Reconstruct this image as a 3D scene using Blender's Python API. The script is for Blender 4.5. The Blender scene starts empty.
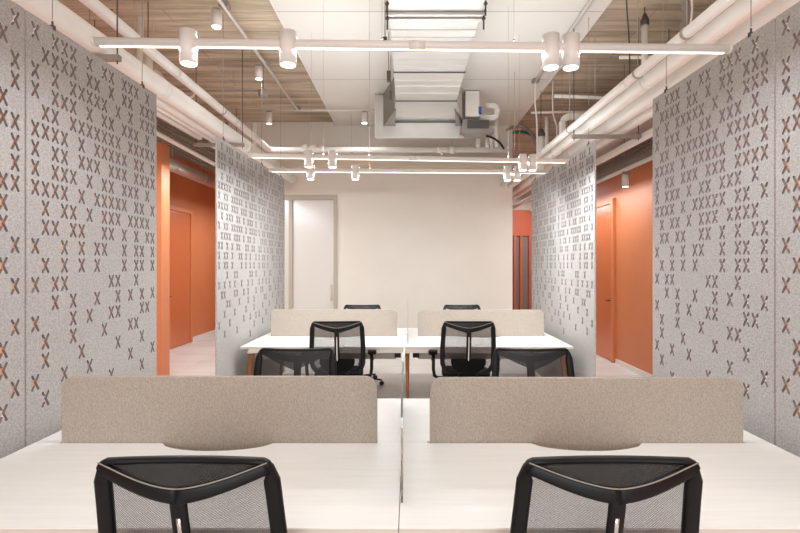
import bpy, bmesh, math, random
from mathutils import Vector, Matrix
random.seed(7)
sc = bpy.context.scene
COL = sc.collection
PI = math.pi
EYE = 1.608
# ------------------------------------------------------------------ camera, world, big lights, exposure
cam = bpy.data.objects.new('camera', bpy.data.cameras.new('camera'))
COL.objects.link(cam)
cam.location = (0, 0, EYE)
cam.rotation_euler = (PI/2, 0, 0)
cam.data.lens = 21.6
cam.data.sensor_width = 36
cam.data.shift_x = -0.012
cam.data.shift_y = -0.00125
cam.data.clip_start = 0.05
sc.camera = cam
w = bpy.data.worlds.new('world'); sc.world = w
w.use_nodes = True
w.node_tree.nodes['Background'].inputs[0].default_value = (1, .93, .86, 1)
w.node_tree.nodes['Background'].inputs[1].default_value = 0.25
sc.view_settings.view_transform = 'Standard'
sc.view_settings.look = 'None'
sc.view_settings.gamma = 1
sc.view_settings.exposure = 0.08
WARM = (.93, .985, 1.03)
def area(name, loc, rot, sx, sy, power, color=WARM, spread=PI):
    l = bpy.data.lights.new(name, 'AREA'); l.shape = 'RECTANGLE'; l.size = sx; l.size_y = sy
    l.energy = power; l.color = color; l.spread = spread
    o = bpy.data.objects.new(name, l); COL.objects.link(o); o.location = loc; o.rotation_euler = rot
    return o
# fill lights added behind the camera and along the two side corridors
area('office_fill_light', (0, -1.2, 3.3), (math.radians(12), 0, 0), 3.4, 2.6, 14)  # added overhead fill, stands for no particular fixture
area('rear_fill_light', (0, -3.6, 2.0), (PI/2, 0, 0), 4.5, 2.6, 190)  # added upright fill; the rear wall has no window
area('corridor_fill_strip', (-2.80, 6.0, 3.015), (0, 0, 0), .03, 5.0, 95)  # this and the next four: added corridor fill in strip shape
area('corridor_fill_strip', (-3.3, 1.2, 3.045), (0, 0, 0), .03, 4.0, 40)
area('corridor_fill_strip', (2.88, 9.0, 2.855), (0, 0, 0), .03, 4.4, 55)
area('corridor_fill_strip', (2.8, 2.1, 3.0), (0, 0, 0), .03, 4.4, 55)
area('corridor_fill_strip', (-3.3, 10.2, 3.0), (0, 0, 0), .03, 2.6, 50)
area('passage_light', (2.8, 11.0, 3.3), (0, 0, 0), .4, .8, 20)

# ------------------------------------------------------------------ materials
def lin(c):
    return tuple(((v/255)/12.92 if v/255 <= .04045 else ((v/255+.055)/1.055)**2.4) for v in c) + (1,)
def mat(name, rgb, rough=.5, metal=0, noise=0, scale=20, stretch=(1,1,1), bump=0, spec=.5, rgb2=None, detail=4, bscale=None, contrast=(.35,.65)):
    m = bpy.data.materials.new(name); m.use_nodes = True
    nt = m.node_tree; b = nt.nodes['Principled BSDF']
    b.inputs['Base Color'].default_value = lin(rgb)
    b.inputs['Roughness'].default_value = rough
    b.inputs['Metallic'].default_value = metal
    b.inputs['Specular IOR Level'].default_value = spec
    if noise or rgb2 or bump:
        tc = nt.nodes.new('ShaderNodeTexCoord'); mp = nt.nodes.new('ShaderNodeMapping')
        mp.inputs['Scale'].default_value = stretch
        nt.links.new(tc.outputs['Object'], mp.inputs[0])
        n = nt.nodes.new('ShaderNodeTexNoise'); n.inputs['Scale'].default_value = scale; n.inputs['Detail'].default_value = detail
        nt.links.new(mp.outputs[0], n.inputs['Vector'])
        if rgb2:
            r = nt.nodes.new('ShaderNodeValToRGB')
            r.color_ramp.elements[0].color = lin(rgb); r.color_ramp.elements[1].color = lin(rgb2)
            r.color_ramp.elements[0].position = contrast[0]; r.color_ramp.elements[1].position = contrast[1]
            nt.links.new(n.outputs[0], r.inputs[0]); nt.links.new(r.outputs[0], b.inputs['Base Color'])
        if bump:
            nb = n
            if bscale:
                nb = nt.nodes.new('ShaderNodeTexNoise'); nb.inputs['Scale'].default_value = bscale
                nt.links.new(mp.outputs[0], nb.inputs['Vector'])
            bp = nt.nodes.new('ShaderNodeBump'); bp.inputs['Strength'].default_value = bump; bp.inputs['Distance'].default_value = .01
            nt.links.new(nb.outputs[0], bp.inputs['Height']); nt.links.new(bp.outputs[0], b.inputs['Normal'])
    return m
def emis(name, rgb, s):
    m = bpy.data.materials.new(name); m.use_nodes = True
    b = m.node_tree.nodes['Principled BSDF']
    b.inputs['Base Color'].default_value = lin(rgb)
    b.inputs['Emission Color'].default_value = lin(rgb); b.inputs['Emission Strength'].default_value = s
    return m
FELT = mat('grey_felt', (164,160,157), .95, rgb2=(194,190,186), scale=110, detail=6, bump=.25, spec=.1)
FELTSHADE = mat('felt_cutout_shade', (138,130,127), .95, spec=.1)  # same felt, darkened in colour for the shade inside the cutouts
FABRIC = mat('screen_fabric', (166,154,142), .95, rgb2=(192,180,167), scale=300, detail=3, bump=.35, spec=.1, stretch=(1,1,.35))
DESK = mat('desk_laminate', (241,238,233), .38, rgb2=(246,243,238), scale=9, stretch=(.35,6,1), detail=5)
DESKEDGE = mat('desk_edge', (214,203,192), .5)
WOOD = mat('warm_wood', (150,92,46), .5, rgb2=(178,112,60), scale=14, stretch=(4,4,.5))
WHITE = mat('white_paint', (236,228,219), .45)
PIPE = mat('white_pipe_paint', (246,243,237), .4, rgb2=(241,237,229), scale=3)
LAMP = mat('lamp_white_metal', (222,214,207), .35)
BEIGE = mat('beige_wall_paint', (224,218,207), .8, rgb2=(228,222,211), scale=1.5)
GREYPL2 = mat('frame_greige', (176,166,150), .5)
ROD = mat('zinc_rod', (190,182,172), .5)
CREAM = mat('cream_wall_paint', (208,196,176), .85)
BOARD = mat('ceiling_board_paint', (230,225,217), .75)
ORANGE = mat('orange_wall_paint', (213,128,82), .45, rgb2=(219,134,87), scale=1.2)
ORANGEDOOR = mat('orange_door_lacquer', (207,116,72), .28, rgb2=(212,121,76), scale=1)
RED = mat('terracotta_paint', (178,84,48), .5)
BLACK = mat('black_plastic', (9,9,10), .45, spec=.3)
BLACKSOFT = mat('black_fabric', (10,10,11), .85, spec=.2)
METAL = mat('galvanised_steel', (212,209,203), .4, .75, rgb2=(202,199,194), scale=2, stretch=(1,3,1))
SHADEZINC = mat('shaded_zinc', (150,148,140), .5, .5)  # duct metal with the shade on the flare sides put into its colour
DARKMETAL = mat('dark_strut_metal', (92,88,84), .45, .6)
CHROME = mat('bright_metal', (215,212,208), .22, .9)
GREYPL = mat('grey_plastic', (150,142,134), .5)
CAST = mat('caster_plastic', (30,30,32), .4)
GREEN = mat('green_cable', (30,120,80), .5)
LED = emis('led_diffuser', (255,247,236), 1.6)
LENS = emis('spot_lens', (255,246,234), 5.0)
SKIRT = mat('white_skirting', (238,230,222), .5)
DARKWIRE = mat('dark_wire', (128,116,106), .6)
GREYMOD = mat('grey_steel_paint', (176,166,156), .5)

def floor_mat():
    m = bpy.data.materials.new('floor_planks'); m.use_nodes = True
    nt = m.node_tree; b = nt.nodes['Principled BSDF']
    tc = nt.nodes.new('ShaderNodeTexCoord')
    br = nt.nodes.new('ShaderNodeTexBrick')
    br.inputs['Scale'].default_value = 1
    br.inputs['Brick Width'].default_value = 1.4; br.inputs['Row Height'].default_value = .22
    br.inputs['Mortar Size'].default_value = .002
    br.inputs['Color1'].default_value = lin((226,222,217)); br.inputs['Color2'].default_value = lin((214,209,203)); br.inputs['Mortar'].default_value = lin((180,168,158))
    nt.links.new(tc.outputs['Object'], br.inputs['Vector'])
    n = nt.nodes.new('ShaderNodeTexNoise'); n.inputs['Scale'].default_value = 5
    mp = nt.nodes.new('ShaderNodeMapping'); mp.inputs['Scale'].default_value = (.6,5,1)
    nt.links.new(tc.outputs['Object'], mp.inputs[0]); nt.links.new(mp.outputs[0], n.inputs['Vector'])
    mx = nt.nodes.new('ShaderNodeMix'); mx.data_type = 'RGBA'; mx.blend_type = 'OVERLAY'; mx.inputs[0].default_value = .35
    nt.links.new(br.outputs[0], mx.inputs[6]); nt.links.new(n.outputs[0], mx.inputs[7])
    nt.links.new(mx.outputs[2], b.inputs['Base Color'])
    b.inputs['Roughness'].default_value = .35
    return m
def ceil_mat():
    m = bpy.data.materials.new('board_formed_concrete'); m.use_nodes = True
    nt = m.node_tree; b = nt.nodes['Principled BSDF']
    tc = nt.nodes.new('ShaderNodeTexCoord')
    mp = nt.nodes.new('ShaderNodeMapping'); mp.inputs['Scale'].default_value = (.22,2.4,1)
    n = nt.nodes.new('ShaderNodeTexNoise'); n.inputs['Scale'].default_value = 3.2; n.inputs['Detail'].default_value = 12; n.inputs['Roughness'].default_value = .68
    nt.links.new(tc.outputs['Object'], mp.inputs[0]); nt.links.new(mp.outputs[0], n.inputs['Vector'])
    r = nt.nodes.new('ShaderNodeValToRGB')
    r.color_ramp.elements[0].color = lin((150,132,110)); r.color_ramp.elements[0].position = .3
    r.color_ramp.elements[1].color = lin((226,210,186)); r.color_ramp.elements[1].position = .65
    nt.links.new(n.outputs[0], r.inputs[0])
    br = nt.nodes.new('ShaderNodeTexBrick'); br.inputs['Scale'].default_value = 1
    br.inputs['Brick Width'].default_value = 2.6; br.inputs['Row Height'].default_value = .24; br.inputs['Mortar Size'].default_value = .005
    br.inputs['Color1'].default_value = (1,1,1,1); br.inputs['Color2'].default_value = (.86,.84,.82,1); br.inputs['Mortar'].default_value = (.5,.45,.4,1)
    nt.links.new(tc.outputs['Object'], br.inputs['Vector'])
    mx = nt.nodes.new('ShaderNodeMix'); mx.data_type = 'RGBA'; mx.blend_type = 'MULTIPLY'; mx.inputs[0].default_value = .85
    nt.links.new(r.outputs[0], mx.inputs[6]); nt.links.new(br.outputs[0], mx.inputs[7])
    # pits and nail marks
    v = nt.nodes.new('ShaderNodeTexVoronoi'); v.inputs['Scale'].default_value = 2.4
    nt.links.new(tc.outputs['Object'], v.inputs['Vector'])
    mt = nt.nodes.new('ShaderNodeMath'); mt.operation = 'LESS_THAN'; mt.inputs[1].default_value = .03
    nt.links.new(v.outputs['Distance'], mt.inputs[0])
    mx2 = nt.nodes.new('ShaderNodeMix'); mx2.data_type = 'RGBA'; mx2.inputs[7].default_value = lin((60,46,36))
    nt.links.new(mt.outputs[0], mx2.inputs[0]); nt.links.new(mx.outputs[2], mx2.inputs[6])
    nt.links.new(mx2.outputs[2], b.inputs['Base Color'])
    b.inputs['Roughness'].default_value = .8
    bp = nt.nodes.new('ShaderNodeBump'); bp.inputs['Strength'].default_value = .15; bp.inputs['Distance'].default_value = .01
    nt.links.new(n.outputs[0], bp.inputs['Height']); nt.links.new(bp.outputs[0], b.inputs['Normal'])
    return m
def mesh_mat(name, rgb, open_frac, pitch):
    m = bpy.data.materials.new(name); m.use_nodes = True
    nt = m.node_tree; b = nt.nodes['Principled BSDF']
    b.inputs['Base Color'].default_value = lin(rgb); b.inputs['Roughness'].default_value = .55
    tc = nt.nodes.new('ShaderNodeTexCoord'); sp = nt.nodes.new('ShaderNodeSeparateXYZ')
    nt.links.new(tc.outputs['Object'], sp.inputs[0])
    def M(op, a, bb=None):
        n = nt.nodes.new('ShaderNodeMath'); n.operation = op
        for i, x in enumerate((a, bb)):
            if x is None: continue
            if isinstance(x, (int, float)): n.inputs[i].default_value = x
            else: nt.links.new(x, n.inputs[i])
        return n.outputs[0]
    k = 2*PI/pitch
    a = M('MULTIPLY', M('ADD', sp.outputs[0], M('MULTIPLY', sp.outputs[2], .55)), k)
    c = M('MULTIPLY', M('SUBTRACT', sp.outputs[0], M('MULTIPLY', sp.outputs[2], .55)), k)
    s = M('MULTIPLY', M('SINE', a), M('SINE', c))
    th = M('GREATER_THAN', M('ABSOLUTE', s), (1-open_frac)*.62)
    tr = nt.nodes.new('ShaderNodeBsdfTransparent'); mix = nt.nodes.new('ShaderNodeMixShader')
    nt.links.new(th, mix.inputs[0]); nt.links.new(b.outputs[0], mix.inputs[1]); nt.links.new(tr.outputs[0], mix.inputs[2])
    nt.links.new(mix.outputs[0], nt.nodes['Material Output'].inputs[0])
    return m
def glass_mat(name, rgb, rough=0.0, mixd=0):
    m = bpy.data.materials.new(name); m.use_nodes = True
    b = m.node_tree.nodes['Principled BSDF']
    b.inputs['Base Color'].default_value = lin(rgb); b.inputs['Roughness'].default_value = rough
    b.inputs['Transmission Weight'].default_value = 1; b.inputs['IOR'].default_value = 1.45
    return m
FLOOR = floor_mat(); CONC = ceil_mat()
CHMESH = mesh_mat('chair_mesh', (44,41,43), .26, .0085)
CHMESHD = mesh_mat('chair_mesh_dense', (22,21,23), -.5, .0075)
GLASS = glass_mat('clear_glass', (228,240,234))
FROST = mat('frosted_glass', (214,211,203), .22, spec=.9)
FROST.node_tree.nodes['Principled BSDF'].inputs['Coat Weight'].default_value = .6
FROST.node_tree.nodes['Principled BSDF'].inputs['Coat Roughness'].default_value = .2
DARKGLASS = mat('grey_glazing', (120,110,104), .1, spec=.9)

# ------------------------------------------------------------------ mesh helpers
class MB:
    def __init__(s): s.v = []; s.f = []; s.sm = []
    def add(s, vs, fs, smooth=False):
        o = len(s.v); s.v += [tuple(v) for v in vs]
        for f in fs: s.f.append([i+o for i in f]); s.sm.append(smooth)
    def box(s, x0, x1, y0, y1, z0, z1, M=None):
        vs = [Vector((x, y, z)) for z in (z0, z1) for y in (y0, y1) for x in (x0, x1)]
        if M: vs = [M @ v for v in vs]
        s.add(vs, [(0,2,3,1),(4,5,7,6),(0,1,5,4),(2,6,7,3),(0,4,6,2),(1,3,7,5)])
        return s
    def cyl(s, a, b, r, r2=None, n=16, caps=True):
        a = Vector(a); b = Vector(b); r2 = r if r2 is None else r2
        d = (b-a).normalized(); u = d.orthogonal().normalized(); w_ = d.cross(u)
        vs = []
        for c, rr in ((a, r), (b, r2)):
            for i in range(n):
                t = 2*PI*i/n; vs.append(c + (u*math.cos(t)+w_*math.sin(t))*rr)
        s.add(vs, [(i, (i+1) % n, n+(i+1) % n, n+i) for i in range(n)], True)
        if caps: s.add(vs, [list(range(n))[::-1], list(range(n, 2*n))])
        return s
    def sweep(s, pts, rx, ry=None, n=10, closed=False, up=(0,0,1)):
        """tube along pts; elliptical/superelliptic section rx (sideways) by ry (along normal)"""
        ry = rx if ry is None else ry
        P = [Vector(p) for p in pts]; N = len(P); rings = []
        for i in range(N):
            if closed: t = P[(i+1) % N]-P[i-1]
            else: t = P[min(i+1, N-1)]-P[max(i-1, 0)]
            t.normalize(); upv = Vector(up)
            if abs(t.dot(upv)) > .98: upv = Vector((0,1,0)) if abs(t.y) < .9 else Vector((1,0,0))
            a = t.cross(upv).normalized(); b = a.cross(t).normalized()
            ra = rx[i] if isinstance(rx, (list, tuple)) else rx; rb = ry[i] if isinstance(ry, (list, tuple)) else ry
            rings.append([P[i]+a*ra*math.copysign(abs(math.cos(2*PI*k/n))**.7, math.cos(2*PI*k/n))+b*rb*math.copysign(abs(math.sin(2*PI*k/n))**.7, math.sin(2*PI*k/n)) for k in range(n)])
        vs = [v for r in rings for v in r]; fs = []
        for i in range(N if closed else N-1):
            j = (i+1) % N
            for k in range(n): fs.append((i*n+k, i*n+(k+1) % n, j*n+(k+1) % n, j*n+k))
        s.add(vs, fs, True)
        if not closed: s.add(vs, [list(range(n))[::-1], list(range((N-1)*n, N*n))])
        return s
    def prism(s, poly, h0, h1, axis='z'):
        n = len(poly)
        def p3(p, h): return {'z': (p[0], p[1], h), 'y': (p[0], h, p[1]), 'x': (h, p[0], p[1])}[axis]
        vs = [p3(p, h0) for p in poly]+[p3(p, h1) for p in poly]
        s.add(vs, [list(range(n))[::-1], list(range(n, 2*n))]+[(i, (i+1) % n, n+(i+1) % n, n+i) for i in range(n)])
        return s
    def lathe(s, c, prof, n=20):
        vs = [(c[0]+r*math.cos(2*PI*i/n), c[1]+r*math.sin(2*PI*i/n), c[2]+z) for r, z in prof for i in range(n)]
        fs = [(j*n+i, j*n+(i+1) % n, (j+1)*n+(i+1) % n, (j+1)*n+i) for j in range(len(prof)-1) for i in range(n)]
        s.add(vs, fs, True); s.add(vs, [list(range(n))[::-1], list(range((len(prof)-1)*n, len(prof)*n))])
        return s
    def build(s, name, m, parent=None, bevel=0, subd=0, fix=True):
        me = bpy.data.meshes.new(name); me.from_pydata(s.v, [], s.f)
        me.polygons.foreach_set('use_smooth', s.sm)
        me.materials.append(m); me.update()
        if fix or bevel:
            bm = bmesh.new(); bm.from_mesh(me)
            if fix:
                bmesh.ops.remove_doubles(bm, verts=bm.verts, dist=1e-6)
                bmesh.ops.recalc_face_normals(bm, faces=bm.faces)
            if bevel:
                es = [e for e in bm.edges if len(e.link_faces) == 2 and e.calc_face_angle(0) > .6]
                bmesh.ops.bevel(bm, geom=es, offset=bevel, segments=2, affect='EDGES', profile=.6)
            bm.to_mesh(me); bm.free()
        o = bpy.data.objects.new(name, me); COL.objects.link(o)
        if parent: o.parent = parent
        if subd:
            md = o.modifiers.new('subsurf', 'SUBSURF'); md.levels = subd; md.render_levels = subd
        return o
def tag(o, label=None, cat=None, group=None, kind=None):
    if label: o['label'] = label
    if cat: o['category'] = cat
    if group: o['group'] = group
    if kind: o['kind'] = kind
    return o
def empty(name, loc=(0,0,0), rz=0, **k):
    o = bpy.data.objects.new(name, None); COL.objects.link(o); o.location = loc; o.rotation_euler = (0,0,rz)
    o.empty_display_size = .1
    return tag(o, **k)
def copy_tree(o, parent=None):
    c = o.copy(); COL.objects.link(c); c.parent = parent
    for ch in list(o.children): copy_tree(ch, c)
    return c
def struct(name, mb, m, parent=None, label=None, **k):
    o = mb.build(name, m, parent, **k)
    if parent is None: tag(o, label, None, None, 'structure')
    return o
def PX(x, y, d):
    return ((x-409.6)/480*d, d, EYE-(y-265.5)/480*d)

# ------------------------------------------------------------------ the setting
ZC = 4.30
struct('floor', MB().box(-4.9, 5.0, -4, 13, -.1, 0), FLOOR)
struct('ceiling', MB().box(-4.9, 5.0, -4, 13, ZC, ZC+.1), CONC)
struct('wall_back', MB().box(-2.36, 1.93, 9.0, 9.15, 2.93, ZC).box(-1.37, 1.93, 9.0, 9.15, 0, 2.93).box(-3.4, -2.36, 9.0, 9.15, 2.93, ZC).box(-3.4, -2.42, 9.0, 9.15, 0, 2.93), BEIGE)
struct('wall_left', MB().box(-4.75, -4.6, -4, 13, 0, 3.75), ORANGE)
struct('wall_left_upper', MB().box(-4.77, -4.62, -4, 13, 3.75, ZC), GREYMOD)
struct('wall_right', MB().box(3.4, 3.55, 6.0, 13, 0, 3.12).box(3.4, 3.55, -4, 6.0, 2.55, 3.12).box(3.4, 3.55, -4, 4.35, 0, 2.55), ORANGE)
struct('wall_right_white', MB().box(3.4, 3.55, 4.35, 6.0, 0, 2.55), WHITE)
struct('wall_right_upper', MB().box(3.42, 3.6, -4, 13, 3.12, ZC), GREYMOD)
struct('wall_rear', MB().box(-4.9, 5.0, -4.1, -4, 0, ZC), CREAM)
struct('wall_far', MB().box(1.93, 3.4, 12.0, 12.12, 2.35, 3.0).box(1.93, 3.4, 12.0, 12.12, 0, .1).box(-4.6, 1.93, 12.0, 12.12, 0, ZC), RED)
struct('wall_far_upper', MB().box(1.93, 3.4, 12.0, 12.12, 3.0, ZC), GREYMOD)
struct('wall_return', MB().box(-3.9, -3.36, 6.5, 6.72, 0, 3.36), ORANGE)
struct('baseboard_left', MB().box(-4.6, -4.585, 10.1, 12, 0, .09), SKIRT)
struct('baseboard_right', MB().box(3.385, 3.4, 4.4, 7.90, 0, .075), SKIRT)
struct('baseboard_back', MB().box(-1.37, 1.93, 8.985, 9.0, 0, .08), SKIRT)
struct('trim_1', MB().box(-2.36, 1.93, 8.55, 9.0, 3.37, 3.50), CREAM, bevel=.01)
# white boarded ceiling strip with its joints
raft = struct('ceiling_board', MB().box(-1.37, 1.985, .6, 9.0, 4.228, 4.26), BOARD)
j = MB()
for y in (4.95-3.6, 4.95-1.8, 4.95, 6.76, 8.14): j.box(-1.37, 1.985, y-.003, y+.003, 4.2268, 4.2281)
j.build('board_joint', GREYPL, raft)
struct('trim_2', MB().box(-1.385, -1.37, .6, 9.0, 4.22, 4.30).box(1.985, 2.0, .6, 9.0, 4.22, 4.30), WHITE)

# doors
def door(name, x, y0, y1, ztop, side, mats=(ORANGEDOOR, ORANGE)):
    r = empty(name, (x, (y0+y1)/2, 0)); r['kind'] = 'structure'
    w_ = (y1-y0)/2; s = side   # side: direction the door faces (+1 = +x)
    f = MB()
    f.box(min(0, s*.05), max(0, s*.05), -w_, -w_+.08, 0, ztop).box(min(0, s*.05), max(0, s*.05), w_-.08, w_, 0, ztop).box(min(0, s*.05), max(0, s*.05), -w_+.08, w_-.08, ztop-.08, ztop)
    f.build('door_frame', mats[1], r, bevel=.004)
    MB().box(min(0, s*.025), max(0, s*.025), -w_+.084, w_-.084, .01, ztop-.084).build('door_leaf', mats[0], r)
    h = MB().cyl((s*.025, -w_+.15, 1.02), (s*.07, -w_+.15, 1.02), .01).cyl((s*.07, -w_+.15, 1.02), (s*.07, -w_+.27, 1.02), .009)
    h.build('door_handle', DARKMETAL, r)
    return r
door('door_1', -4.6, 8.86, 10.08, 2.76, 1)
door('door_2', 3.4, 7.92, 9.1, 2.72, -1)
# glazed screen in the back wall: side light and frosted door
g = empty('door_3', (0, 9.0, 0)); g['kind'] = 'structure'
MB().box(-2.26, -2.19, -.03, .08, 0, 2.84).box(-1.42, -1.355, -.03, .08, 0, 2.84).box(-2.42, -1.355, -.03, .08, 2.84, 2.93).box(-2.42, -2.37, -.03, .08, 0, 2.84).build('door_frame', GREYPL2, g)
MB().box(-2.19, -1.42, .01, .03, .01, 2.84).build('frosted_pane', FROST, g)
MB().box(-2.37, -2.26, .01, .03, .01, 2.84).build('side_pane', FROST, g)
MB().cyl((-1.47, -.03, .95), (-1.47, -.03, 1.25), .011).cyl((-1.47, .01, .98), (-1.47, -.03, .98), .007).cyl((-1.47, .01, 1.22), (-1.47, -.03, 1.22), .007).build('door_handle', CREAM, g)
# glazed partition with orange fins in the passage at the right
gp = empty('window_1', (0, 12.0, 0)); gp['kind'] = 'structure'
MB().box(1.93, 3.4, .04, .06, .1, 2.35).build('glass_pane', DARKGLASS, gp)
for x in (2.18, 2.46, 2.62, 2.78, 3.0, 3.2): MB().box(x-.028, x+.028, -.05, .05, .1, 2.35).build('window_fin', RED, gp)

# ------------------------------------------------------------------ perforated felt panels
COLS = [
 {0,2,3,5,6,7,8,11,13,15,18}, {1,4,5,8,9,10,12,16,17,19}, {0,1,2,3,4,5,6,7,8,10,13,14}, {0,1,3,5,6,7,8,9,11,12,13,18,20},
 {0,1,2,3,4,7,9,10,14,15,16}, {2,4,5,6,8,10,11,12,17}, {0,1,2,3,4,6,7,9,15,18}, {1,2,4,5,6,8,11,12,14},
 {0,2,3,4,5,7,8,9,10,11,16}, {0,1,3,4,5,6,7,8,9,10,13,15,19}, {2,4,5,6,8,9,13,14,15,17}, {0,1,3,5,6,7,8,10,11,12},
 {0,1,2,3,4,7,9,14,16,18}, {0,3,4,5,6,7,8,9,10,11,12,13,16}, {1,2,4,5,6,8,9,11,12,14,15,17,19}, {0,1,2,3,4,6,7,9,10,15}, {1,2,4,5,6,8,10,11,12,14,18}]
def panel_mesh(W, ztop=2.885, z0=.04, T=.015):
    pu, pz = .0677, .1
    mu = (W-17*pu)/2; zr = ztop-.027
    r = .0074; cx, cz = .019, .034
    L = math.hypot(cx, cz); ux, uz = cx/L, cz/L
    nx, nz = r/uz, r/ux
    cap = []
    a0 = math.atan2(uz, ux)
    for k in range(5):
        t = a0-PI/2+PI*k/4; cap.append((cx+r*math.cos(t), cz+r*math.sin(t)))
    mb = MB(); h = T/2; walls = mb.walls = []
    def face(poly):
        for y, rev in ((-h, False), (h, True)):
            p = [(x, y, z) for x, z in (poly[::-1] if rev else poly)]
            mb.add(p, [list(range(len(p)))])
    def rect(x0, x1, a, b): face([(x0, a), (x1, a), (x1, b), (x0, b)])
    rect(0, W, zr, ztop); rect(0, W, z0, zr-21*pz)
    rect(0, mu, zr-21*pz, zr); rect(W-mu, W, zr-21*pz, zr)
    for c in range(17):
        x0 = mu+c*pu
        for rr in range(21):
            z1 = zr-rr*pz
            if rr not in COLS[c]: rect(x0, x0+pu, z1-pz, z1); continue
            mx, mz = x0+pu/2, z1-pz/2
            for sx in (1, -1):
                for sz in (1, -1):
                    poly = [(nx, 0), (pu/2, 0), (pu/2, pz/2), (0, pz/2), (0, nz)]+cap[::-1]
                    poly = [(mx+sx*a, mz+sz*b) for a, b in poly]
                    if sx*sz < 0: poly = poly[::-1]
                    face(poly)
                    ch = [(nx, 0)]+cap+[(0, nz)]
                    for (a, b), (a2, b2) in zip(ch, ch[1:]):
                        q = [(mx+sx*a, -h, mz+sz*b), (mx+sx*a2, -h, mz+sz*b2), (mx+sx*a2, h, mz+sz*b2), (mx+sx*a, h, mz+sz*b)]
                        if sx*sz < 0: q = q[::-1]
                        walls.append(len(mb.f)); mb.add(q, [[0,1,2,3]])
    for a, b in (((0, z0), (W, z0)), ((W, z0), (W, ztop)), ((W, ztop), (0, ztop)), ((0, ztop), (0, z0))):
        mb.add([(a[0], -h, a[1]), (b[0], -h, b[1]), (b[0], h, b[1]), (a[0], h, a[1])], [[3,2,1,0]])
    return mb
def build_panel(W):
    r = empty('hanging_felt_panel')
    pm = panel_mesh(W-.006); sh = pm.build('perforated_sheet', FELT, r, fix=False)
    sh.data.materials.append(FELTSHADE)
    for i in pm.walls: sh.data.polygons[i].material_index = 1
    for u in (.18, W-.18):
        c = MB().box(u-.009, u+.009, -.012, .012, 2.872, 2.897).cyl((u, 0, 2.897), (u, 0, 2.92), .005)
        k = c.build('cable_clip', DARKMETAL, r)
        MB().cyl((u, 0, 2.93), (u, 0, ZC), .0022, n=6).build('steel_cable', GREYPL, k)
    return r
pan = build_panel(1.2); panR = build_panel(1.22)
def put(o, xy, ang, label):
    o.location = (xy[0], xy[1], 0); o.rotation_euler = (0, 0, ang); tag(o, label, 'acoustic panel', 'X-perforated grey felt panels hanging on both sides')
AL = math.atan2(1, .0175)
def lx(d, L=1.965): return -L+.0175*d
put(pan, (lx(2.4), 2.4), AL, 'grey felt panel with X-shaped cutouts left of the nearest desks, ending at the orange corridor')
o = copy_tree(pan); put(o, (lx(2.388), 2.388), AL+PI, 'grey felt panel with X-shaped cutouts cut off by the left edge of the picture')
o = copy_tree(pan); put(o, (lx(5.9, 1.98), 5.9), AL+PI, 'left-hand felt panel with X-shaped cutouts whose front edge borders the orange left corridor')
o = copy_tree(pan); put(o, (lx(7.1, 1.98), 7.1), AL+PI, 'farthest left felt panel with X-shaped cutouts, ending beside the frosted glass door')
AR = math.atan2(1, -.0096)
def rx_(d, R=1.914): return R-.0096*d
put(panR, (rx_(3.695), 3.695), AR+PI, 'darker grey felt panel with X-shaped cutouts right of the nearest desks, beside the orange wall')
o = copy_tree(panR); put(o, (rx_(2.468), 2.468), AR+PI, 'grey felt panel with X-shaped cutouts cut off by the right edge of the picture')
o = copy_tree(panR); put(o, (rx_(6.107, 1.94), 6.107), AR+PI, 'brightly lit right-hand felt panel with X cutouts whose front edge borders the orange right corridor')
o = copy_tree(panR); put(o, (rx_(7.327, 1.94), 7.327), AR+PI, 'farthest right felt panel with X cutouts, washed bright by the lamps, near the back wall')

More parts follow.
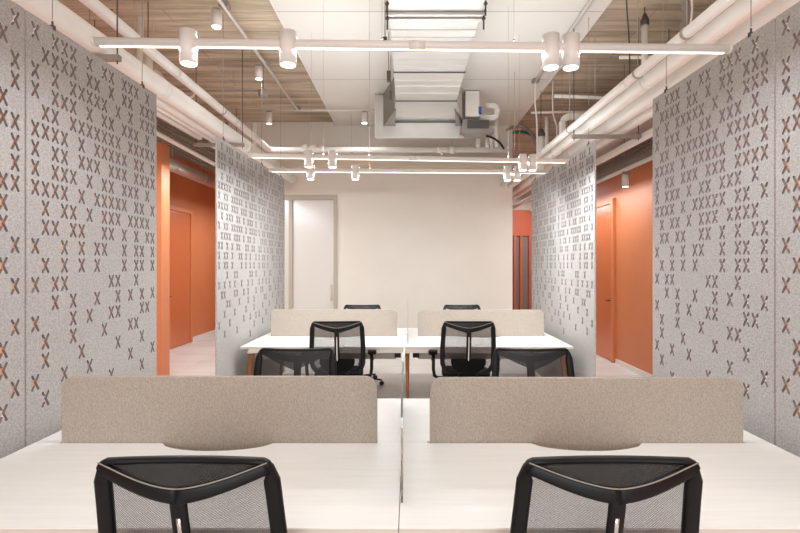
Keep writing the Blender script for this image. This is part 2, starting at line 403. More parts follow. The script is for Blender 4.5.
# ------------------------------------------------------------------ desks
def leg_mb(x, y, sx, sy, h=.70):
    return MB().cyl((x, y, h), (x+sx*.05, y+sy*.03, 0), .03, .017, n=16)
def bench(cx, cy, W, D, label):
    r = empty('bench_desk', (cx, cy, 0), label=label, cat='desk', group='double-sided white desks')
    top0, top1 = .715, .74
    for sx in (-1, 1):
        for sy in (-1, 1):
            # half top with a scalloped cable opening by the screen
            xa, xb = (.0015, W/2)
            xc = .90; pts = [(xa, D/2), (xa, .0005), (xc-.778, .0005), (xc-.778, .0145), (xc-.30, .0145)]
            for k in range(0, 17):
                t = k/16
                pts.append((xc-.27+.54*t, .0145+.10*math.sin(PI*t)**.55 if 0 < k < 16 else .0145))
            pts += [(xc+.30, .0145), (xc+.778, .0145), (xc+.778, .0005), (xb, .0005), (xb, D/2)]
            P = [(sx*a, sy*b) for a, b in pts]
            o = MB().prism(P, top0, top1).build('worktop', DESK, r)
            fr = MB().box(min(sx*xa, sx*xb), max(sx*xa, sx*xb), min(sy*D/2, sy*(D/2+.004)), max(sy*D/2, sy*(D/2+.004)), top0, top1-.004)
            fr.build('edge_band', DESKEDGE, o)
    f = MB()
    for sy in (-1, 1): f.box(-W/2+.08, W/2-.08, sy*(D/2-.03)-.012, sy*(D/2-.03)+.012, .668, .7145)
    for x in (-W/2+.13, 0, W/2-.13): f.box(x-.03, x+.03, -D/2+.07, D/2-.07, .675, .7135)
    f.build('frame', WHITE, r)
    for x, s in ((-W/2+.085, -1), (0, 0), (W/2-.085, 1)):
        for sy in (-1, 1):
            lg = leg_mb(x, sy*(D/2-.1), s, sy, .665).build('leg', WOOD, r)
            MB().box(x-.035, x+.035, sy*(D/2-.1)-.035, sy*(D/2-.1)+.035, .655, .676).build('leg_bracket', WHITE, lg)
    for sx in (-1, 1):
        for sy in (-1, 1):
            y0, y1 = sorted((sy*.42, sy*.60)); x0, x1 = sx*.9-.78, sx*.9+.78
            t = MB().box(x0, x1, y0, y1, .575, .583).box(x0, x1, y0, y0+.006, .583, .675).box(x0, x1, y1-.006, y1, .583, .675)
            t.build('cable_tray', GREYMOD, r)
            MB().box(sx*.10-.035, sx*.10+.035, sy*.63-.02, sy*.63+.02, .60, .66).build('power_box', BLACK, r)
    return r
bench(-.036, 2.36, 3.60, 1.546, 'large white double desk nearest the camera, carrying the two big fabric screens')
bench(-.03, 5.90, 3.56, 1.53, 'white double desk farther back in the room, on warm wooden legs')
def rounded(w_, z0, z1, r, n=8):
    p = [(-w_/2, z0), (w_/2, z0)]
    for cx, s0 in ((w_/2-r, 0), (-w_/2+r, PI/2)):
        for k in range(n+1):
            t = s0+PI/2*k/n; p.append((cx+r*math.cos(t), z1-r+r*math.sin(t)))
    return p
def screen(x, y, w_, ztop, label):
    r = empty('desk_screen', (x, y, 0), label=label, cat='desk screen', group='fabric desk screens')
    MB().prism(rounded(w_, .60, ztop, .06), -.0125, .0125, 'y').build('fabric_panel', FABRIC, r, bevel=.004)
    for s in (-1, 1): MB().box(s*.5-.03, s*.5+.03, -.02, .02, .585, .60).build('clamp', GREYMOD, r)
    return r
screen((-1.704-.160)/2, 2.362, 1.546, 1.064, 'large beige-grey fabric desk screen on the left half of the nearest desk')
screen((.100+1.634)/2, 2.362, 1.536, 1.058, 'large beige-grey fabric desk screen on the right half of the nearest desk')
screen((-1.702-.152)/2, 5.90, 1.55, 1.070, 'small-looking beige fabric screen on the left half of the farther desk')
screen((.105+1.648)/2, 5.90, 1.55, 1.064, 'small-looking beige fabric screen on the right half of the farther desk')
def divider(x, y0, y1, label):
    o = MB().box(-.004, .004, -(y1-y0)/2, (y1-y0)/2, 0, .436).build('glass_divider', GLASS)
    o.location = (x, (y0+y1)/2, .7402); tag(o, label, 'glass divider', 'glass dividers')
divider(-.028, 1.756, 2.96, 'clear glass divider standing upright between the two halves of the nearest desk')
divider(-.020, 5.28, 6.52, 'clear glass divider standing between the two halves of the farther desk')

# ------------------------------------------------------------------ task chairs (facing +y, backrest at -y)
def make_chair():
    r = empty('office_chair')
    ZT = 1.048
    def yb(z): return -.20-.15*(z-.5)-.08*(z-.5)*abs(z-.5)   # lean
    def hw(z): return .262+.016*min(1, max(0, (ZT-z)/.27)) if z > .62 else .278-.07*((.62-z)/.12)**2
    # outer frame loop: rounded
    pts = []
    for k in range(13):
        z = .52+(ZT-.028-.52)*k/12; pts.append((hw(z)-.018, yb(z), z))
    for k in range(1, 5):
        t = PI/2*k/5; pts.append((hw(ZT)-.018-.018+.018*math.cos(t), yb(ZT), ZT-.028+.018*math.sin(t)))
    for k in range(11):
        x = (hw(ZT)-.036)*(1-k/5); pts.append((x, yb(ZT)+.02*(1-(x/.21)**2), ZT-.008-.003*(1-(x/.21)**2)))
    left = [(-x, y, z) for x, y, z in pts[:17]][::-1]
    pts = pts+left
    for k in range(1, 6):
        x = -.2+.4*k/6; pts.append((x, yb(.5)+.012, .505-.01*(1-(x/.2)**2)))
    n = len(pts); rx = []
    for i, p in enumerate(pts):
        side = abs(p[0]) > .2 and p[2] < ZT-.03
        rx.append(.0245 if side else (.0095 if p[2] > .9 else .016))
    MB().sweep(pts, rx, [.015]*n, n=12, closed=True, up=(0,1,0)).build('backrest_frame', BLACK, r)
    # mesh membrane
    def grid(zlo, zhi_f, nu=14, nv=14, off=.0, inset=.03):
        mb = MB(); vs = []
        for jv in range(nv+1):
            for iu in range(nu+1):
                u = -1+2*iu/nu
                z0_, z1_ = zlo(u), zhi_f(u); z = z0_+(z1_-z0_)*jv/nv
                x = u*(hw(z)-inset); vs.append((x, yb(z)+off+.03*(1-u*u), z))
        fs = [(jv*(nu+1)+iu, jv*(nu+1)+iu+1, (jv+1)*(nu+1)+iu+1, (jv+1)*(nu+1)+iu) for jv in range(nv) for iu in range(nu)]
        mb.add(vs, fs, True); return mb
    vee = lambda u: ZT-.034-.105*(1-abs(u))**.9
    grid(lambda u: .52, vee).build('backrest_mesh', CHMESH, r, fix=False)
    grid(vee, lambda u: ZT-.01, nv=5).build('upper_mesh', CHMESHD, r, fix=False)
    # yoke: two arms from the upper corners sweeping down and back to the spine
    for s in (-1, 1):
        A = []; R1 = []; R2 = []
        for k in range(15):
            t = k/14; u = 1-t
            x = s*(.243*u+.0*t); z = ZT-.024-.062*(1-u**1.45) ; y = yb(z)-.012-.055*math.sin(PI/2*t)**1.2
            A.append((x, y, z)); R1.append(.019+.006*t); R2.append(.010)
        yk = MB().sweep(A, R1, R2, n=10, up=(0,1,0)).build('yoke_arm', BLACK, r)
        B = [(a[0], a[1]-.010, a[2]+.92*b) for a, b in zip(A, R1)]
        MB().sweep(B, .0018, n=6).build('piping', GREYPL, yk)
    # spine
    S = [(0, yb(ZT-.1)-.067+.0*k, 0) for k in range(1)]
    sp = []
    for k in range(13):
        z = ZT-.085-(ZT-.085-.56)*k/12
        sp.append((0, yb(z)-.066+.02*(k/12)**2, z))
    spn = MB().sweep(sp, [.025]*13, [.011]*13, n=10, up=(0,1,0)).build('spine', BLACK, r)
    MB().sweep([(p[0], p[1]-.0105, p[2]) for p in sp[2:]],   .0065, .0025, n=8, up=(0,1,0)).build('spine_inlay', CHROME, spn)
    for s in (-1, 1):
        MB().sweep([(0, yb(.60)-.05, .60), (s*.05, yb(.56)-.045, .565), (s*.10, yb(.5)-.02, .50), (s*.10, yb(.5)+.06, .455), (s*.08, -.08, .425)], .013, .016, n=10).build('spine_fork', BLACK, r)
    # lumbar pad
    L = [(-.175, .665), (.175, .665), (.178, .62), (.15, .565), (.10, .53), (.04, .52), (-.04, .52), (-.10, .53), (-.15, .565), (-.178, .62)]
    MB().prism(L, -.29, -.268, 'y').build('lumbar_pad', BLACKSOFT, r, bevel=.008)
    # seat
    P = []
    for k in range(24):
        t = 2*PI*k/24; c, s_ = math.cos(t), math.sin(t)
        P.append((.255*math.copysign(abs(c)**.55, c), .02+.235*math.copysign(abs(s_)**.55, s_)))
    MB().prism(P, .43, .49).build('seat', BLACKSOFT, r, bevel=.018)
    MB().box(-.16, .16, -.14, .14, .395, .43).build('seat_plate', BLACK, r, bevel=.008)
    for s in (-1, 1):
        a = MB().sweep([(s*.15, 0, .405), (s*.30, 0, .405), (s*.335, 0, .43), (s*.345, 0, .50), (s*.345, 0, .67)], .018, .026, n=10, up=(0,1,0)).build('armrest', BLACK, r)
        q = []
        for k in range(20):
            t = 2*PI*k/20; c, s_ = math.cos(t), math.sin(t)
            q.append((s*.35+.048*math.copysign(abs(c)**.6, c), .03+.125*math.copysign(abs(s_)**.6, s_)))
        MB().prism(q, .665, .70).build('arm_pad', BLACKSOFT, a, bevel=.007)
        MB().cyl((s*.362, 0, .60), (s*.372, 0, .60), .011).build('adjust_button', CHROME, a)
    MB().cyl((0, 0, .395), (0, 0, .22), .014).cyl((0, 0, .28), (0, 0, .09), .026).build('gas_lift', BLACK, r)
    b = MB().lathe((0, 0, .07), [(.028, 0), (.045, .005), (.045, .04), (.03, .055)])
    for k in range(5):
        t = 2*PI*k/5+PI/2
        b.sweep([(math.cos(t)*.03, math.sin(t)*.03, .095), (math.cos(t)*.17, math.sin(t)*.17, .085), (math.cos(t)*.315, math.sin(t)*.315, .068)], [.022, .018, .013], [.016, .013, .010], n=8)
    base = b.build('star_base', BLACK, r)
    for k in range(5):
        t = 2*PI*k/5+PI/2; c, s_ = math.cos(t), math.sin(t); px, py = c*.315, s_*.315
        MB().cyl((px-s_*.022, py+c*.022, .027), (px-s_*.006, py+c*.006, .027), .027, n=14).cyl((px+s_*.006, py-c*.006, .027), (px+s_*.022, py-c*.022, .027), .027, n=14).cyl((px, py, .03), (px, py, .068), .007, n=8).build('caster', CAST, base)
    return r
CH0 = make_chair()
chairs = [
 (-.652, 1.70, 0, 'black mesh office chair at the left in the foreground, its back to the camera'),
 (.586, 1.70, 0, 'black mesh office chair at the right in the foreground, its back to the camera'),
 (-.768, 2.95, PI, 'black mesh chair showing its backrest just above the large left screen, facing the camera'),
 (.828, 2.95, PI, 'black mesh chair showing its backrest just above the large right screen, facing the camera'),
 (-.752, 5.136, math.radians(4), 'black mesh chair at the front left seat of the farther desk, its V frame showing'),
 (.60, 5.136, math.radians(-1), 'black mesh chair at the front right seat of the farther desk, its V frame showing'),
 (-.675, 6.55, PI, 'chair behind the left screen of the farther desk, only its dark backrest top showing'),
 (.745, 6.55, PI, 'chair behind the right screen of the farther desk, only its dark backrest top showing'),
]
for i, (x, y, a, lab) in enumerate(chairs):
    o = CH0 if i == 0 else copy_tree(CH0)
    o.location = (x, y, 0); o.rotation_euler = (0, 0, a); tag(o, lab, 'chair', 'black mesh office chairs')

# ------------------------------------------------------------------ hanging linear lamps with cylinder spots
def spot_lamp(loc, power, ang=80, aim=(0,0,0), blend=.8):
    l = bpy.data.lights.new('spot_lamp', 'SPOT'); l.energy = power; l.spot_size = math.radians(ang); l.spot_blend = blend; l.shadow_soft_size = .03; l.color = WARM
    o = bpy.data.objects.new('spot_lamp', l); COL.objects.link(o); o.location = loc; o.rotation_euler = aim
    return o
def rail(xl, dl, xr, dr, H, spots, cables, p_led, p_up, p_spot, label, tilt=0, out=38):
    z = EYE+H; mid = Vector(((xl+xr)/2, (dl+dr)/2, z)); L = math.hypot(xr-xl, dr-dl); rz = math.atan2(dr-dl, xr-xl)
    r = empty('linear_pendant_light', mid, rz, label=label, cat='ceiling light', group='hanging linear lamps with cylinder spots')
    tb = MB().cyl((-L/2, 0, 0), (L/2, 0, 0), .021, n=20)
    t = tb.build('tube', LAMP, r)
    for s in (-1, 1): MB().cyl((s*L/2, 0, 0), (s*(L/2+.012), 0, 0), .0225, n=20).build('end_cap', LAMP, t)
    MB().cyl((-.04, 0, 0), (.04, 0, 0), .0235, n=20).build('coupling', LAMP, t)
    MB().box(-L/2+.02, L/2-.02, -.006, .006, -.0245, -.017).build('light_strip', LED, r)
    area('light_strip_lamp', (mid.x, mid.y, z-.026), (0, 0, rz), L-.1, .008, p_led)
    area('upward_fill_lamp', (mid.x, mid.y, z+.024), (PI, 0, rz), L-.1, .02, p_up)  # added fill for the ceiling; the tube has no strip on top
    for x in spots:
        X = x-mid.x
        s = MB().cyl((X, 0, -.103), (X, 0, .056), .042, n=28).build('spotlight', LAMP, r)
        MB().cyl((X, 0, -.1045), (X, 0, -.099), .035, n=24).build('spot_lens', LENS, s)
        spot_lamp((x, mid.y+X*math.sin(rz), z-.125), p_spot, 125, (math.radians(tilt), math.radians(-out if x > 0 else out), 0))
    for x in cables:
        X = x-mid.x
        MB().cyl((X, 0, .02), (X, 0, ZC-z-.065), .001, n=6).cyl((X, 0, .019), (X, 0, .035), .006, n=8).build('suspension_wire', GREYPL, r)
    return r
rail(-1.518, 2.324, 1.59, 2.40, 1.083, (-1.075, -.595, .70, .80), (-.136, .516), 15, 3.5, 9, 'nearest hanging white tube lamp across the top, with four cylinder spots')
rail(-1.548, 4.656, 1.607, 4.90, 1.067, (-.99, -.76, 1.15, 1.25), (-.85, -.40, 1.0), 35, 16, 22, 'middle hanging white tube lamp with four cylinder spots, above the chairs of the farther desk')
rail(-1.56, 5.363, 1.56, 5.46, 1.067, (-1.11, -.61, 1.11, 1.22), (-1.1, -.45, 1.25), 34, 17, 36, 'farthest hanging white tube lamp with four cylinder spots, lowest in the picture', 50, 12)

# ceiling tracks with cylinder spots
def track(name, pts, w_, label, boxes=(), hang=()):
    r = empty(name, label=label, cat='lighting track')
    mb = MB()
    for a, b in zip(pts, pts[1:]): mb.sweep([a, b], w_/2, w_/2, n=8)
    mb.build('rail', LAMP, r)
    for (x, y) in hang: MB().cyl((x, y, pts[0][2]), (x, y, ZC), .004, n=6).build('suspension_rod', GREYPL, r)
    for b in boxes: MB().box(b[0]-.045, b[0]+.045, b[1]-.045, b[1]+.045, b[2]-.005, b[2]+.05).build('junction_box', GREYPL, r)
    return r
zT = EYE+2.55
track('lighting_track', [(-1.83, 1.5, zT), (-1.83, 7.84, zT)], .035, 'long white ceiling track running away under the concrete ceiling on the left', [(-1.83, 4.75, zT), (-1.83, 6.1, zT), (-1.83, 7.84, zT)])
track('lighting_track', [(-2.4, 7.86, zT-.01), (-.52, 7.86, zT-.01)], .03, 'short white ceiling track crossing in front of the back wall')
track('lighting_track', [(1.77, 1.5, EYE+2.58), (1.77, 6.75, EYE+2.58)], .035, 'white ceiling track on the boarded ceiling at the right', [(1.77, 6.75, EYE+2.58)])
track('lighting_track', [(2.88, 4.0, EYE+1.28), (2.88, 11.5, EYE+1.28)], .05, 'white lighting track along the orange wall in the right corridor', hang=((2.88, 4.6), (2.88, 6.43), (2.88, 9)))
track('lighting_track', [(-2.80, 3.4, EYE+1.48), (-2.80, 8.5, EYE+1.44)], .05, 'white lighting track crossing in front of the orange wall in the left corridor', hang=((-2.80, 4.2), (-2.80, 7.2)))
def cyl_spot(x, d, ztop, r, h, label, group, pw=6, stem=.0, aim=(0,0,0), ang=90):
    o = empty('cylinder_spotlight', (x, d, ztop), label=label, cat='spotlight', group=group)
    MB().cyl((0, 0, -stem-h), (0, 0, -stem), r, n=24).build('housing', LAMP, o)
    MB().cyl((0, 0, -stem-h-.003), (0, 0, -stem-h+.004), r*.8, n=24).build('lens', LENS, o)
    if stem: MB().cyl((0, 0, -stem), (0, 0, 0), .012, n=10).box(-.03, .03, -.02, .02, -.03, -.002).build('adapter', GREYPL, o)
    spot_lamp((x, d, ztop-stem-h-.02), pw, ang, aim)
gs = 'cylinder spots on the ceiling tracks'
cyl_spot(-1.90, 4.72, zT-.02, .05, .155, 'white cylinder spotlight on the left ceiling track, nearest one', gs, 8, .03)
cyl_spot(-1.90, 6.05, zT-.02, .048, .15, 'white cylinder spotlight on the left ceiling track, second one', gs, 8, .03)
cyl_spot(-2.30, 7.86, zT-.02, .05, .18, 'white cylinder spotlight at the left end of the short cross track', gs, 12, .03, (math.radians(30), 0, 0), 140)
cyl_spot(-.74, 7.86, zT-.02, .055, .17, 'white cylinder spotlight under the boarded ceiling left of the metal duct', gs, 12, .03, (math.radians(30), 0, 0), 140)
cyl_spot(2.89, 6.43, EYE+1.265, .045, .16, 'white cylinder spotlight hanging in front of the orange wall in the right corridor', gs, 14, .05)

# ------------------------------------------------------------------ pipes
def pipe(pts, r, label, rods=(), collars=(), cat='pipe', group=None, m=PIPE, rod_top=ZC-.005, name='service_pipe'):
    o = empty(name, label=label, cat=cat, group=group)
    P = [Vector(p) for p in pts]; Q = [P[0]]
    for a, b, c in zip(P, P[1:], P[2:]):
        k = min(2.2*r+.02, (b-a).length/2, (c-b).length/2)
        p0 = b+(a-b).normalized()*k; p1 = b+(c-b).normalized()*k
        for t in range(7):
            t /= 6; Q.append(p0*(1-t)**2+b*2*t*(1-t)+p1*t*t)
    Q.append(P[-1])
    MB().sweep([tuple(q) for q in Q], r, n=20).build('pipe_run', m, o)
    for c, ax in collars:
        c = Vector(c); ax = Vector(ax)
        MB().cyl(c-ax*.03, c+ax*.03, r*1.13, n=20).build('collar', m, o)
    for (x, y, z) in rods:
        h = MB()
        ring = [(x+math.cos(2*PI*k/20)*(r+.006), y, z+math.sin(2*PI*k/20)*(r+.006)) for k in range(20)]
        h.sweep(ring, .004, .012, n=6, closed=True, up=(0,1,0))
        h.cyl((x, y, z+r+.004), (x, y, rod_top), .0035, n=8)
        h.build('clevis_hanger', GREYMOD, o)
    return o
gL = 'white pipes above the left panels'; gR = 'white pipes above the right panels'
Y0 = .3
def LP(X, H, r, d1, label, hg=()):
    return pipe([(-X+.0175*Y0, Y0, EYE+H), (-X+.0175*d1, d1, EYE+H)], r, label, [(-X+.0175*d, d, EYE+H) for d in hg], [((-X+.0175*d, d, EYE+H), (0,1,0)) for d in (4.2, 6.2)], group=gL)
LP(2.243, 1.55, .074, 8.6, 'thick white pipe above the left panels, innermost of the bundle')
LP(2.43, 1.55, .045, 8.6, 'white pipe second in the left bundle, just outside the thick one')
LP(2.545, 1.55, .026, 8.4, 'thin white pipe third in the left bundle')
LP(2.64, 1.55, .034, 5.8, 'outermost white pipe of the left bundle, ending short above the corridor')
def RP(X, H, r, d1, label, hg=()):
    return pipe([(X-.0096*Y0, Y0, EYE+H), (X-.0096*d1, d1, EYE+H)], r, label, [(X-.0096*d, d, EYE+H) for d in hg], [((X-.0096*d, d, EYE+H), (0,1,0)) for d in (3.9, 6.3)], group=gR)
RP(1.82, 1.5, .033, 11.8, 'slim white pipe innermost in the bundle above the right panels', (3.1, 3.75, 5.3))
RP(1.98, 1.5, .056, 11.8, 'thick white pipe second in the right bundle')
RP(2.20, 1.5, .062, 11.8, 'thick white pipe outside the dark gap of the right bundle')
RP(2.39, 1.5, .052, 11.8, 'outermost white pipe above the right panels')
RP(2.60, 1.40, .04, 11.8, 'white pipe running lower over the right corridor')
zp = EYE+2.0
pipe([(-2.42, 1.6, zp), (-2.42, 8.3, zp), (1.7, 8.3, zp)], .045, 'white pipe hanging under the left concrete ceiling and turning across the back wall',
     [(-2.42, 4.25, zp), (-2.42, 6.2, zp), (-1.0, 8.3, zp)], [((-2.42, 4.95, zp), (0,1,0)), ((-2.42, 6.6, zp), (0,1,0)), ((.5, 8.3, zp), (1,0,0))])
def riser(x, d, z0, z1, r, label, cap=False, rod=False, g='upright pipes under the concrete ceiling'):
    o = empty('riser_pipe', (x, d, z0), label=label, cat='pipe', group=g)
    MB().cyl((0, 0, 0), (0, 0, z1-z0), r, n=18).build('pipe_run', PIPE, o)
    if rod: MB().cyl((0, 0, z1-z0), (0, 0, ZC-z0), .005, n=8).build('hanger_rod', DARKMETAL, o)
    if cap:
        MB().lathe((0, 0, z1-z0), [(r*1.25, -.02), (r*1.3, .03), (r*.9, .06), (r*.5, .10)], n=16).build('coupling', DARKMETAL, o)
        MB().cyl((0, 0, z1-z0+.08), (0, 0, ZC-z0), .006, n=8).build('hanger_rod', DARKMETAL, o)
    return o
riser(-2.92, 5.2, 3.0, ZC, .033, 'upright white pipe rising to the concrete ceiling at upper left')
riser(-2.67, 4.9, 3.0, 3.82, .045, 'short upright white pipe behind the hanging pipe at upper left', rod=True)
riser(2.45, 5.0, 3.2, EYE+2.52, .033, 'upright white pipe with a dark fitting on top at upper right', True)
riser(-2.456, 7.6, 3.2, EYE+2.25, .032, 'pale upright pipe stub right of the hanging pipe at left')
riser(2.17, 7.6, 3.15, EYE+2.35, .03, 'white upright pipe with pointed top in front of the rust-brown ceiling at right')
riser(1.97, 7.2, 3.0, EYE+1.95, .05, 'thick short white upright pipe right of the boarded ceiling', True)
pipe([(2.10, 6.6, 3.2), (2.10, 6.6, EYE+2.05), (2.75, 6.6, EYE+2.05)], .045, 'white pipe with an elbow turning right under the right concrete ceiling', name='elbow_pipe')
pipe([(1.99, 6.6, EYE+2.33), (3.3, 6.6, EYE+2.28)], .022, 'thin white conduit crossing the right concrete ceiling', name='conduit', cat='conduit')
pipe([(1.95, 7.7, EYE+2.45), (3.3, 7.7, EYE+2.48)], .016, 'thinner white conduit farther back on the right concrete ceiling', name='conduit', cat='conduit')
pipe([(2.2, 5.03, EYE+2.18), (2.6, 5.03, EYE+2.18), (2.6, 5.03, EYE+1.8)], .016, 'small white conduit bending down beside the right upright pipe', name='conduit', cat='conduit')
pipe([(-3.6, 6.6, EYE+2.40), (-2.05, 6.6, EYE+2.40)], .009, 'thin grey conduit crossing the left concrete ceiling', name='conduit', cat='conduit', m=GREYPL)
# drooping cables
def cable(name, pts, r, m, label, cat='cable'):
    P = [Vector(p) for p in pts]; Q = []
    for i in range(len(P)-1):
        a = P[max(i-1, 0)]; b = P[i]; c = P[i+1]; d = P[min(i+2, len(P)-1)]
        for k in range(8):
            t = k/8
            Q.append(.5*((2*b)+(c-a)*t+(2*a-5*b+4*c-d)*t*t+(3*b-a-3*c+d)*t**3))
    Q.append(P[-1])
    return tag(MB().sweep([tuple(q) for q in Q], r, n=8).build(name, m), label, cat)
cable('flexible_duct', [PX(685, -14, 4.0), PX(685, 4, 4.0), PX(688, 14, 4.0), PX(684, 24, 4.0), PX(686, 34, 4.0)], .03, GREYPL, 'grey flexible duct dropping to the pipes at upper right', 'duct')
cable('electric_cable', [PX(691, -14, 3.9), PX(692, 10, 3.9), PX(690, 28, 3.9), PX(688, 38, 3.9)], .008, WHITE, 'white cable hanging beside the flexible duct at upper right')
cable('electric_cable', [PX(626, -20, 4.6), PX(627, 10, 4.6), PX(629, 40, 4.6), PX(630, 84, 4.6)], .006, DARKMETAL, 'dark thin cable hanging down from the right concrete ceiling')
cable('electric_cable', [PX(535.5, 79, 6.75), PX(535, 100, 6.75), PX(537, 125, 6.75), PX(537, 158, 6.75)], .010, WHITE, 'white cable dropping from the junction box at the end of the right ceiling track')
cable('electric_cable', [PX(553, 80, 7.0), PX(553, 112, 7.0), PX(557, 128, 7.0), PX(556, 145, 7.0)], .012, WHITE, 'white wavy cable in front of the rust-brown ceiling')
cable('electric_cable', [PX(155, 70, 6.4), PX(160, 74, 6.4), PX(165, 82, 6.4), PX(168, 88, 6.4)], .02, PIPE, 'pale looped cable bundle under the left concrete ceiling')
cable('electric_cable', [PX(172, 86, 6.0), PX(182, 92, 6.0), PX(186, 98, 6.0), PX(193, 96, 6.0), PX(196, 88, 6.0)], .012, PIPE, 'thin pale cable looping below the hanging pipe')
cable('green_hose', [PX(505, 135, 9.08), PX(518, 132, 9.1), PX(530, 134, 9.1), PX(540, 142, 9.1)], .03, GREEN, 'green hose behind the right edge of the back wall', 'hose')
cable('pale_hose', [PX(506, 131, 9.02), PX(518, 125, 8.98), PX(530, 132, 8.98), PX(537, 146, 8.98)], .03, GREYPL, 'pale grey hose arching over the green one', 'hose')

# thin upright threaded rods hanging from the ceiling
rodp = [(118, 5.0, 60), (134, 4.9, 40), (153.5, 4.7, 40), (233.5, 6.6, 112), (241, 6.6, 150), (309, 7.8, 148), (663, 4.4, 92), (570, 6.0, 110), (595, 5.6, 98), (514.5, 6.5, 150)]
for i, (x, d, yb_) in enumerate(rodp):
    p = PX(x, yb_, d)
    o = MB().cyl((p[0], d, p[2]), (p[0], d, ZC), .003, n=6).build('hanger_rod', ROD)
    tag(o, 'thin metal rod hanging from the ceiling among the pipes on the %s side' % ('left' if x < 400 else 'right'), 'hanger rod', 'thin ceiling rods, %s side' % ('left' if x < 400 else 'right'))

# trapeze brackets that carry the left bundle
def strut(x0, x1, d, z, label):
    o = empty('pipe_bracket', ((x0+x1)/2, d, z), label=label, cat='bracket', group='pipe brackets')
    h = (x1-x0)/2
    MB().box(-h, h, -.02, .02, -.04, 0).build('channel', GREYPL, o, bevel=.003)
    for s in (-1, 1): MB().cyl((s*(h-.02), 0, -.06), (s*(h-.02), 0, ZC-z), .005, n=8).build('threaded_rod', DARKMETAL, o)
strut(-2.8, -2.02, 3.35, 3.075, 'grey bracket under the left pipe bundle above the near panel')
strut(-2.6, -2.0, 5.8, 3.083, 'grey bracket under the left pipe bundle at the front of the farther panels')
strut(1.76, 2.5, 5.2, 3.025, 'long grey bracket under the right pipe bundle over the corridor')

# cable trays above the corridors
def tray(x0, x1, y0, y1, z, label):
    o = empty('cable_tray', ((x0+x1)/2, (y0+y1)/2, z), label=label, cat='cable tray', group='wire cable trays')
    hx, hy = (x1-x0)/2, (y1-y0)/2; m = MB()
    n = int((y1-y0)/.1)
    for k in range(n+1):
        y = -hy+2*hy*k/n; m.box(-hx, hx, y-.003, y+.003, -.003, .003)
    for k in range(7):
        x = -hx+2*hx*k/6; m.box(x-.003, x+.003, -hy, hy, -.009, -.003)
    for s in (-1, 1): m.box(s*hx-.003, s*hx+.003, -hy, hy, .05, .056); m.box(s*hx-.003, s*hx+.003, -hy, hy, .0, .05) if False else None
    m.build('wire_mesh', DARKWIRE, o)
    cb = MB()
    for k in range(6):
        x = -hx*.8+hx*1.6*k/5
        cb.sweep([(x+.03*math.sin(q*1.3+k), -hy+2*hy*q/14, .02+.012*(k % 3)) for q in range(15)], .014, n=6)
    cb.build('cable_bundle', DARKWIRE, o)
    for s in (-1, 1):
        for y in (-hy*.6, hy*.5): MB().cyl((s*hx, y, -.01), (s*hx, y, ZC-z), .004, n=6).build('threaded_rod', DARKMETAL, o)
tray(-3.45, -2.95, 4.2, 9.5, EYE+1.66, 'dark wire cable tray above the left corridor')
tray(2.95, 3.35, 4.2, 10.5, EYE+1.62, 'dark wire cable tray above the right corridor')
# ducts over the corridors
o = empty('air_duct', (-3.9, 7.6, 3.25), label='small galvanised round duct above the left corridor in front of the orange wall', cat='duct')
MB().cyl((0, -1.6, 0), (0, 2.2, 0), .10, n=20).build('duct_run', METAL, o)
for y in (-.8, .3, 1.4): MB().cyl((0, y-.015, 0), (0, y+.015, 0), .106, n=20).cyl((0, y, .1), (0, y, ZC-3.25), .005, n=6).build('collar', METAL, o)
o = empty('air_duct', (-4.25, 8.4, 3.42), label='slim galvanised duct close to the orange left wall', cat='duct')
MB().cyl((0, -2.2, 0), (0, 2.6, 0), .06, n=16).build('duct_run', METAL, o)
MB().box(-.09, .09, -.12, .12, -.09, .09).cyl((0, 0, .09), (0, 0, ZC-3.42), .005, n=6).build('junction_box', GREYPL, o)
o = empty('ceiling_duct', (3.0, 6.2, 3.30), label='flat pale duct above the right corridor', cat='duct')
MB().box(-.25, .25, -.9, 2.0, .1, .25).build('duct_run', WHITE, o, bevel=.005)
MB().box(-.265, .265, .48, .52, .085, .265).build('flange', METAL, o)

# ------------------------------------------------------------------ big galvanised duct
D = empty('ventilation_duct', (0, 0, 0), label='large galvanised rectangular duct under the white boarded ceiling in the middle', cat='duct')
zb = EYE+2.10
MB().box(-.175, .60, 4.07, 6.13, zb, zb+.45).build('duct_section', METAL, D, bevel=.006)
MB().box(-.18, .615, 3.1, 4.033, zb, zb+.45).build('duct_section', METAL, D, bevel=.006)
MB().box(-.20, .63, 4.035, 4.05, zb-.03, zb+.48).box(-.20, .63, 4.055, 4.072, zb-.03, zb+.48).build('flange', METAL, D, bevel=.003)
for y in (4.68, 5.21, 6.12): MB().box(-.18, .605, y-.009, y+.009, zb-.010, zb+.455).build('seam', DARKMETAL, D)
for y in (4.28, 4.42, 4.9, 5.05, 5.45, 5.62, 5.85): MB().box(-.170, .595, y-.006, y+.006, zb-.005, zb+.01).build('stiffener_rib', METAL, D)
tr = MB(); a_ = (-.175, .60, 6.13, zb, zb+.45); b_ = (-.25, .81, 7.3, EYE+2.2, EYE+2.60)
vs = [(x, q[2], z) for q in (a_, b_) for z in (q[3], q[4]) for x in (q[0], q[1])]
tr.add(vs, [(0,1,3,2), (4,6,7,5), (0,4,5,1), (2,3,7,6), (0,2,6,4), (1,5,7,3)])
tr.build('transition', METAL, D, bevel=.003)
MB().box(-.51, .81, 7.3, 7.45, EYE+1.96, EYE+2.60).build('plenum', METAL, D, bevel=.006)
for q in ([(-.18, 6.5), (-.40, 7.295), (-.22, 7.295)], [(.605, 6.5), (.79, 7.295), (.70, 7.295)]): MB().prism(q, EYE+2.12, EYE+2.60).build('shaded_cheek', SHADEZINC, D)  # flare sides coloured darker to stand in for their shading
MB().box(-.40, .80, 7.285, 7.3, EYE+2.17, EYE+2.19).build('seam', DARKMETAL, D)
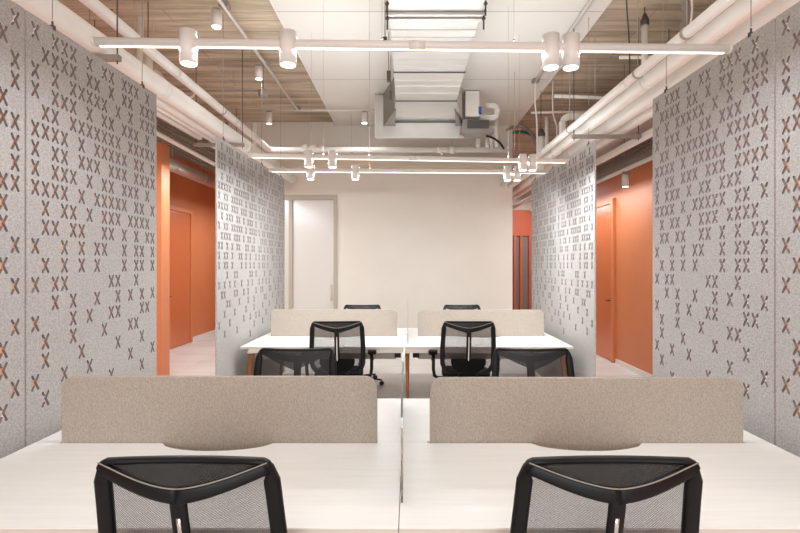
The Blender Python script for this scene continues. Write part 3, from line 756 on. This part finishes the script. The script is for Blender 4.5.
MB().box(-.525, .825, 7.27, 7.30, EYE+1.93, EYE+1.96).box(-.53, -.50, 7.27, 7.30, EYE+1.96, EYE+2.60).build('flange', METAL, D)
def hanger(d, z, x0, x1, label):
    o = empty('duct_hanger', ((x0+x1)/2, d, z), label=label, cat='bracket', group='duct hangers')
    h = (x1-x0)/2
    MB().box(-h, h, -.015, .015, -.025, 0).build('channel', METAL, o, bevel=.003)
    for s in (-1, 1):
        MB().cyl((s*(h-.015), 0, -.14), (s*(h-.015), 0, ZC-z), .007, n=8).build('threaded_rod', DARKMETAL, o)
        MB().cyl((s*(h-.015), 0, -.055), (s*(h-.015), 0, -.040), .016, n=6).cyl((s*(h-.015), 0, 0), (s*(h-.015), 0, .014), .016, n=6).build('nut', DARKMETAL, o)
hanger(3.985, zb-.002, -.20, .63, 'steel cross bar with threaded rods carrying the big duct, nearest the camera')
hanger(3.76, zb-.002, -.19, .61, 'thin cross bar carrying the big duct at the top edge of the picture')
MBc = [(-.235, 4.6), (-.235, 5.4), (-.235, 6.0)]
for x, y in MBc:
    o = MB().box(x-.02, x+.02, y-.03, y+.03, zb-.03, zb+.08).cyl((x, y, zb+.08), (x, y, ZC-.07), .004, n=6).build('duct_bracket', DARKMETAL)
    tag(o, 'small dark bracket hanging on the left flank of the big duct', 'bracket', 'small brackets left of the duct')

# cooling unit and its pipework right of the duct end
u = empty('cooling_unit', PX(467.5, 118, 7.3), label='white boxed cooling unit with open dark lower side right of the duct end', cat='air conditioner')
MB().box(-.05, .16, -.15, .25, -.02, .36).build('housing', WHITE, u, bevel=.01)
MB().prism([(-.08, -.06), (.02, -.06), (.38, -.17), (.38, -.26), (-.12, -.26)], -.15, .15, 'y').build('drain_tray', GREYPL, u, bevel=.006)
MB().box(-.02, .3, -.17, -.14, -.20, -.08).build('filter_grille', DARKMETAL, u)
MB().box(.145, .19, -.16, -.1, .02, .12).build('valve_cap', mat('blue_plastic', (60,90,160), .4), u)
gc = 'white pipes of the cooling unit'
def cp(pts, r, label): pipe(pts, r, label, name='coolant_pipe', group=gc)
cp([PX(480, 118, 7.4), PX(497, 118, 7.4), PX(497, 106, 7.4), PX(486, 106, 7.4)], .045, 'looped white pipe on the cooling unit, outer bend')
cp([PX(474, 128, 7.5), PX(490, 127, 7.5), PX(492, 148, 8.3)], .035, 'white pipe leaving the cooling unit low and dropping down')
cp([PX(478, 137, 8.3), PX(478, 151, 8.3)], .04, 'left short white pipe below the cooling unit')
cp([PX(487, 135, 8.3), PX(487, 151, 8.3)], .035, 'middle short white pipe below the cooling unit')
cp([PX(496, 117, 8.3), PX(496, 151, 8.3)], .04, 'tall white pipe rising right of the cooling unit')
cable('black_hose', [PX(486, 136, 7.3), PX(493, 138, 7.3), PX(500, 143, 7.3), PX(504, 149, 7.3)], .016, BLACK, 'black hose arching down from the cooling unit to the right', 'hose')
o = empty('track_spotlight', PX(452, 150, 7.9), label='round white spotlight on top of the cross pipe in front of the back wall', cat='spotlight')
MB().lathe((0, 0, 0), [(.02, -.06), (.055, -.04), (.06, 0), (.05, .04), (.02, .06)]).build('housing', LAMP, o)
MB().cyl((0, 0, .05), (0, 0, ZC-PX(452, 150, 7.9)[2]-.07), .003, n=6).build('stem', ROD, o)
for q, (x0, y0, x1, y1, lb) in enumerate([(436, 148, 443, 154, 'tilted white tube stub left of the round spotlight'), (300, 153, 303, 146, 'leaning white tube stub on the cross pipe at left')]):
    o = MB().cyl(PX(x0, y0, 8.3), PX(x1, y1, 8.3), .03, n=14).build('tube_stub', LAMP); tag(o, lb, 'pipe')
for x in (306, 313, 322):
    o = MB().lathe(PX(x, 147.5, 8.3), [(.02, -.06), (.055, -.03), (.06, 0), (.045, .04), (.01, .055)]).build('valve_knob', WHITE)
    tag(o, 'small round white fitting sitting on the cross pipe at left', 'pipe fitting', 'round fittings on the cross pipe')
# detectors
o = empty('smoke_detector', PX(263, 92, 6.5), label='small round detector hanging under the left concrete ceiling', cat='detector')
MB().lathe((0, 0, 0), [(.03, -.07), (.062, -.05), (.065, 0), (.05, .03), (.02, .04)]).build('housing', GREYPL, o)
MB().cyl((0, 0, .03), (0, 0, ZC-PX(263, 92, 6.5)[2]), .006, n=8).build('stem', DARKMETAL, o)
o = MB().lathe((2.20, 4.55, ZC-.03), [(.05, -.04), (.075, -.02), (.08, .03)]).build('smoke_detector', WHITE)
tag(o, 'white round detector on the right concrete ceiling at the picture top', 'detector')
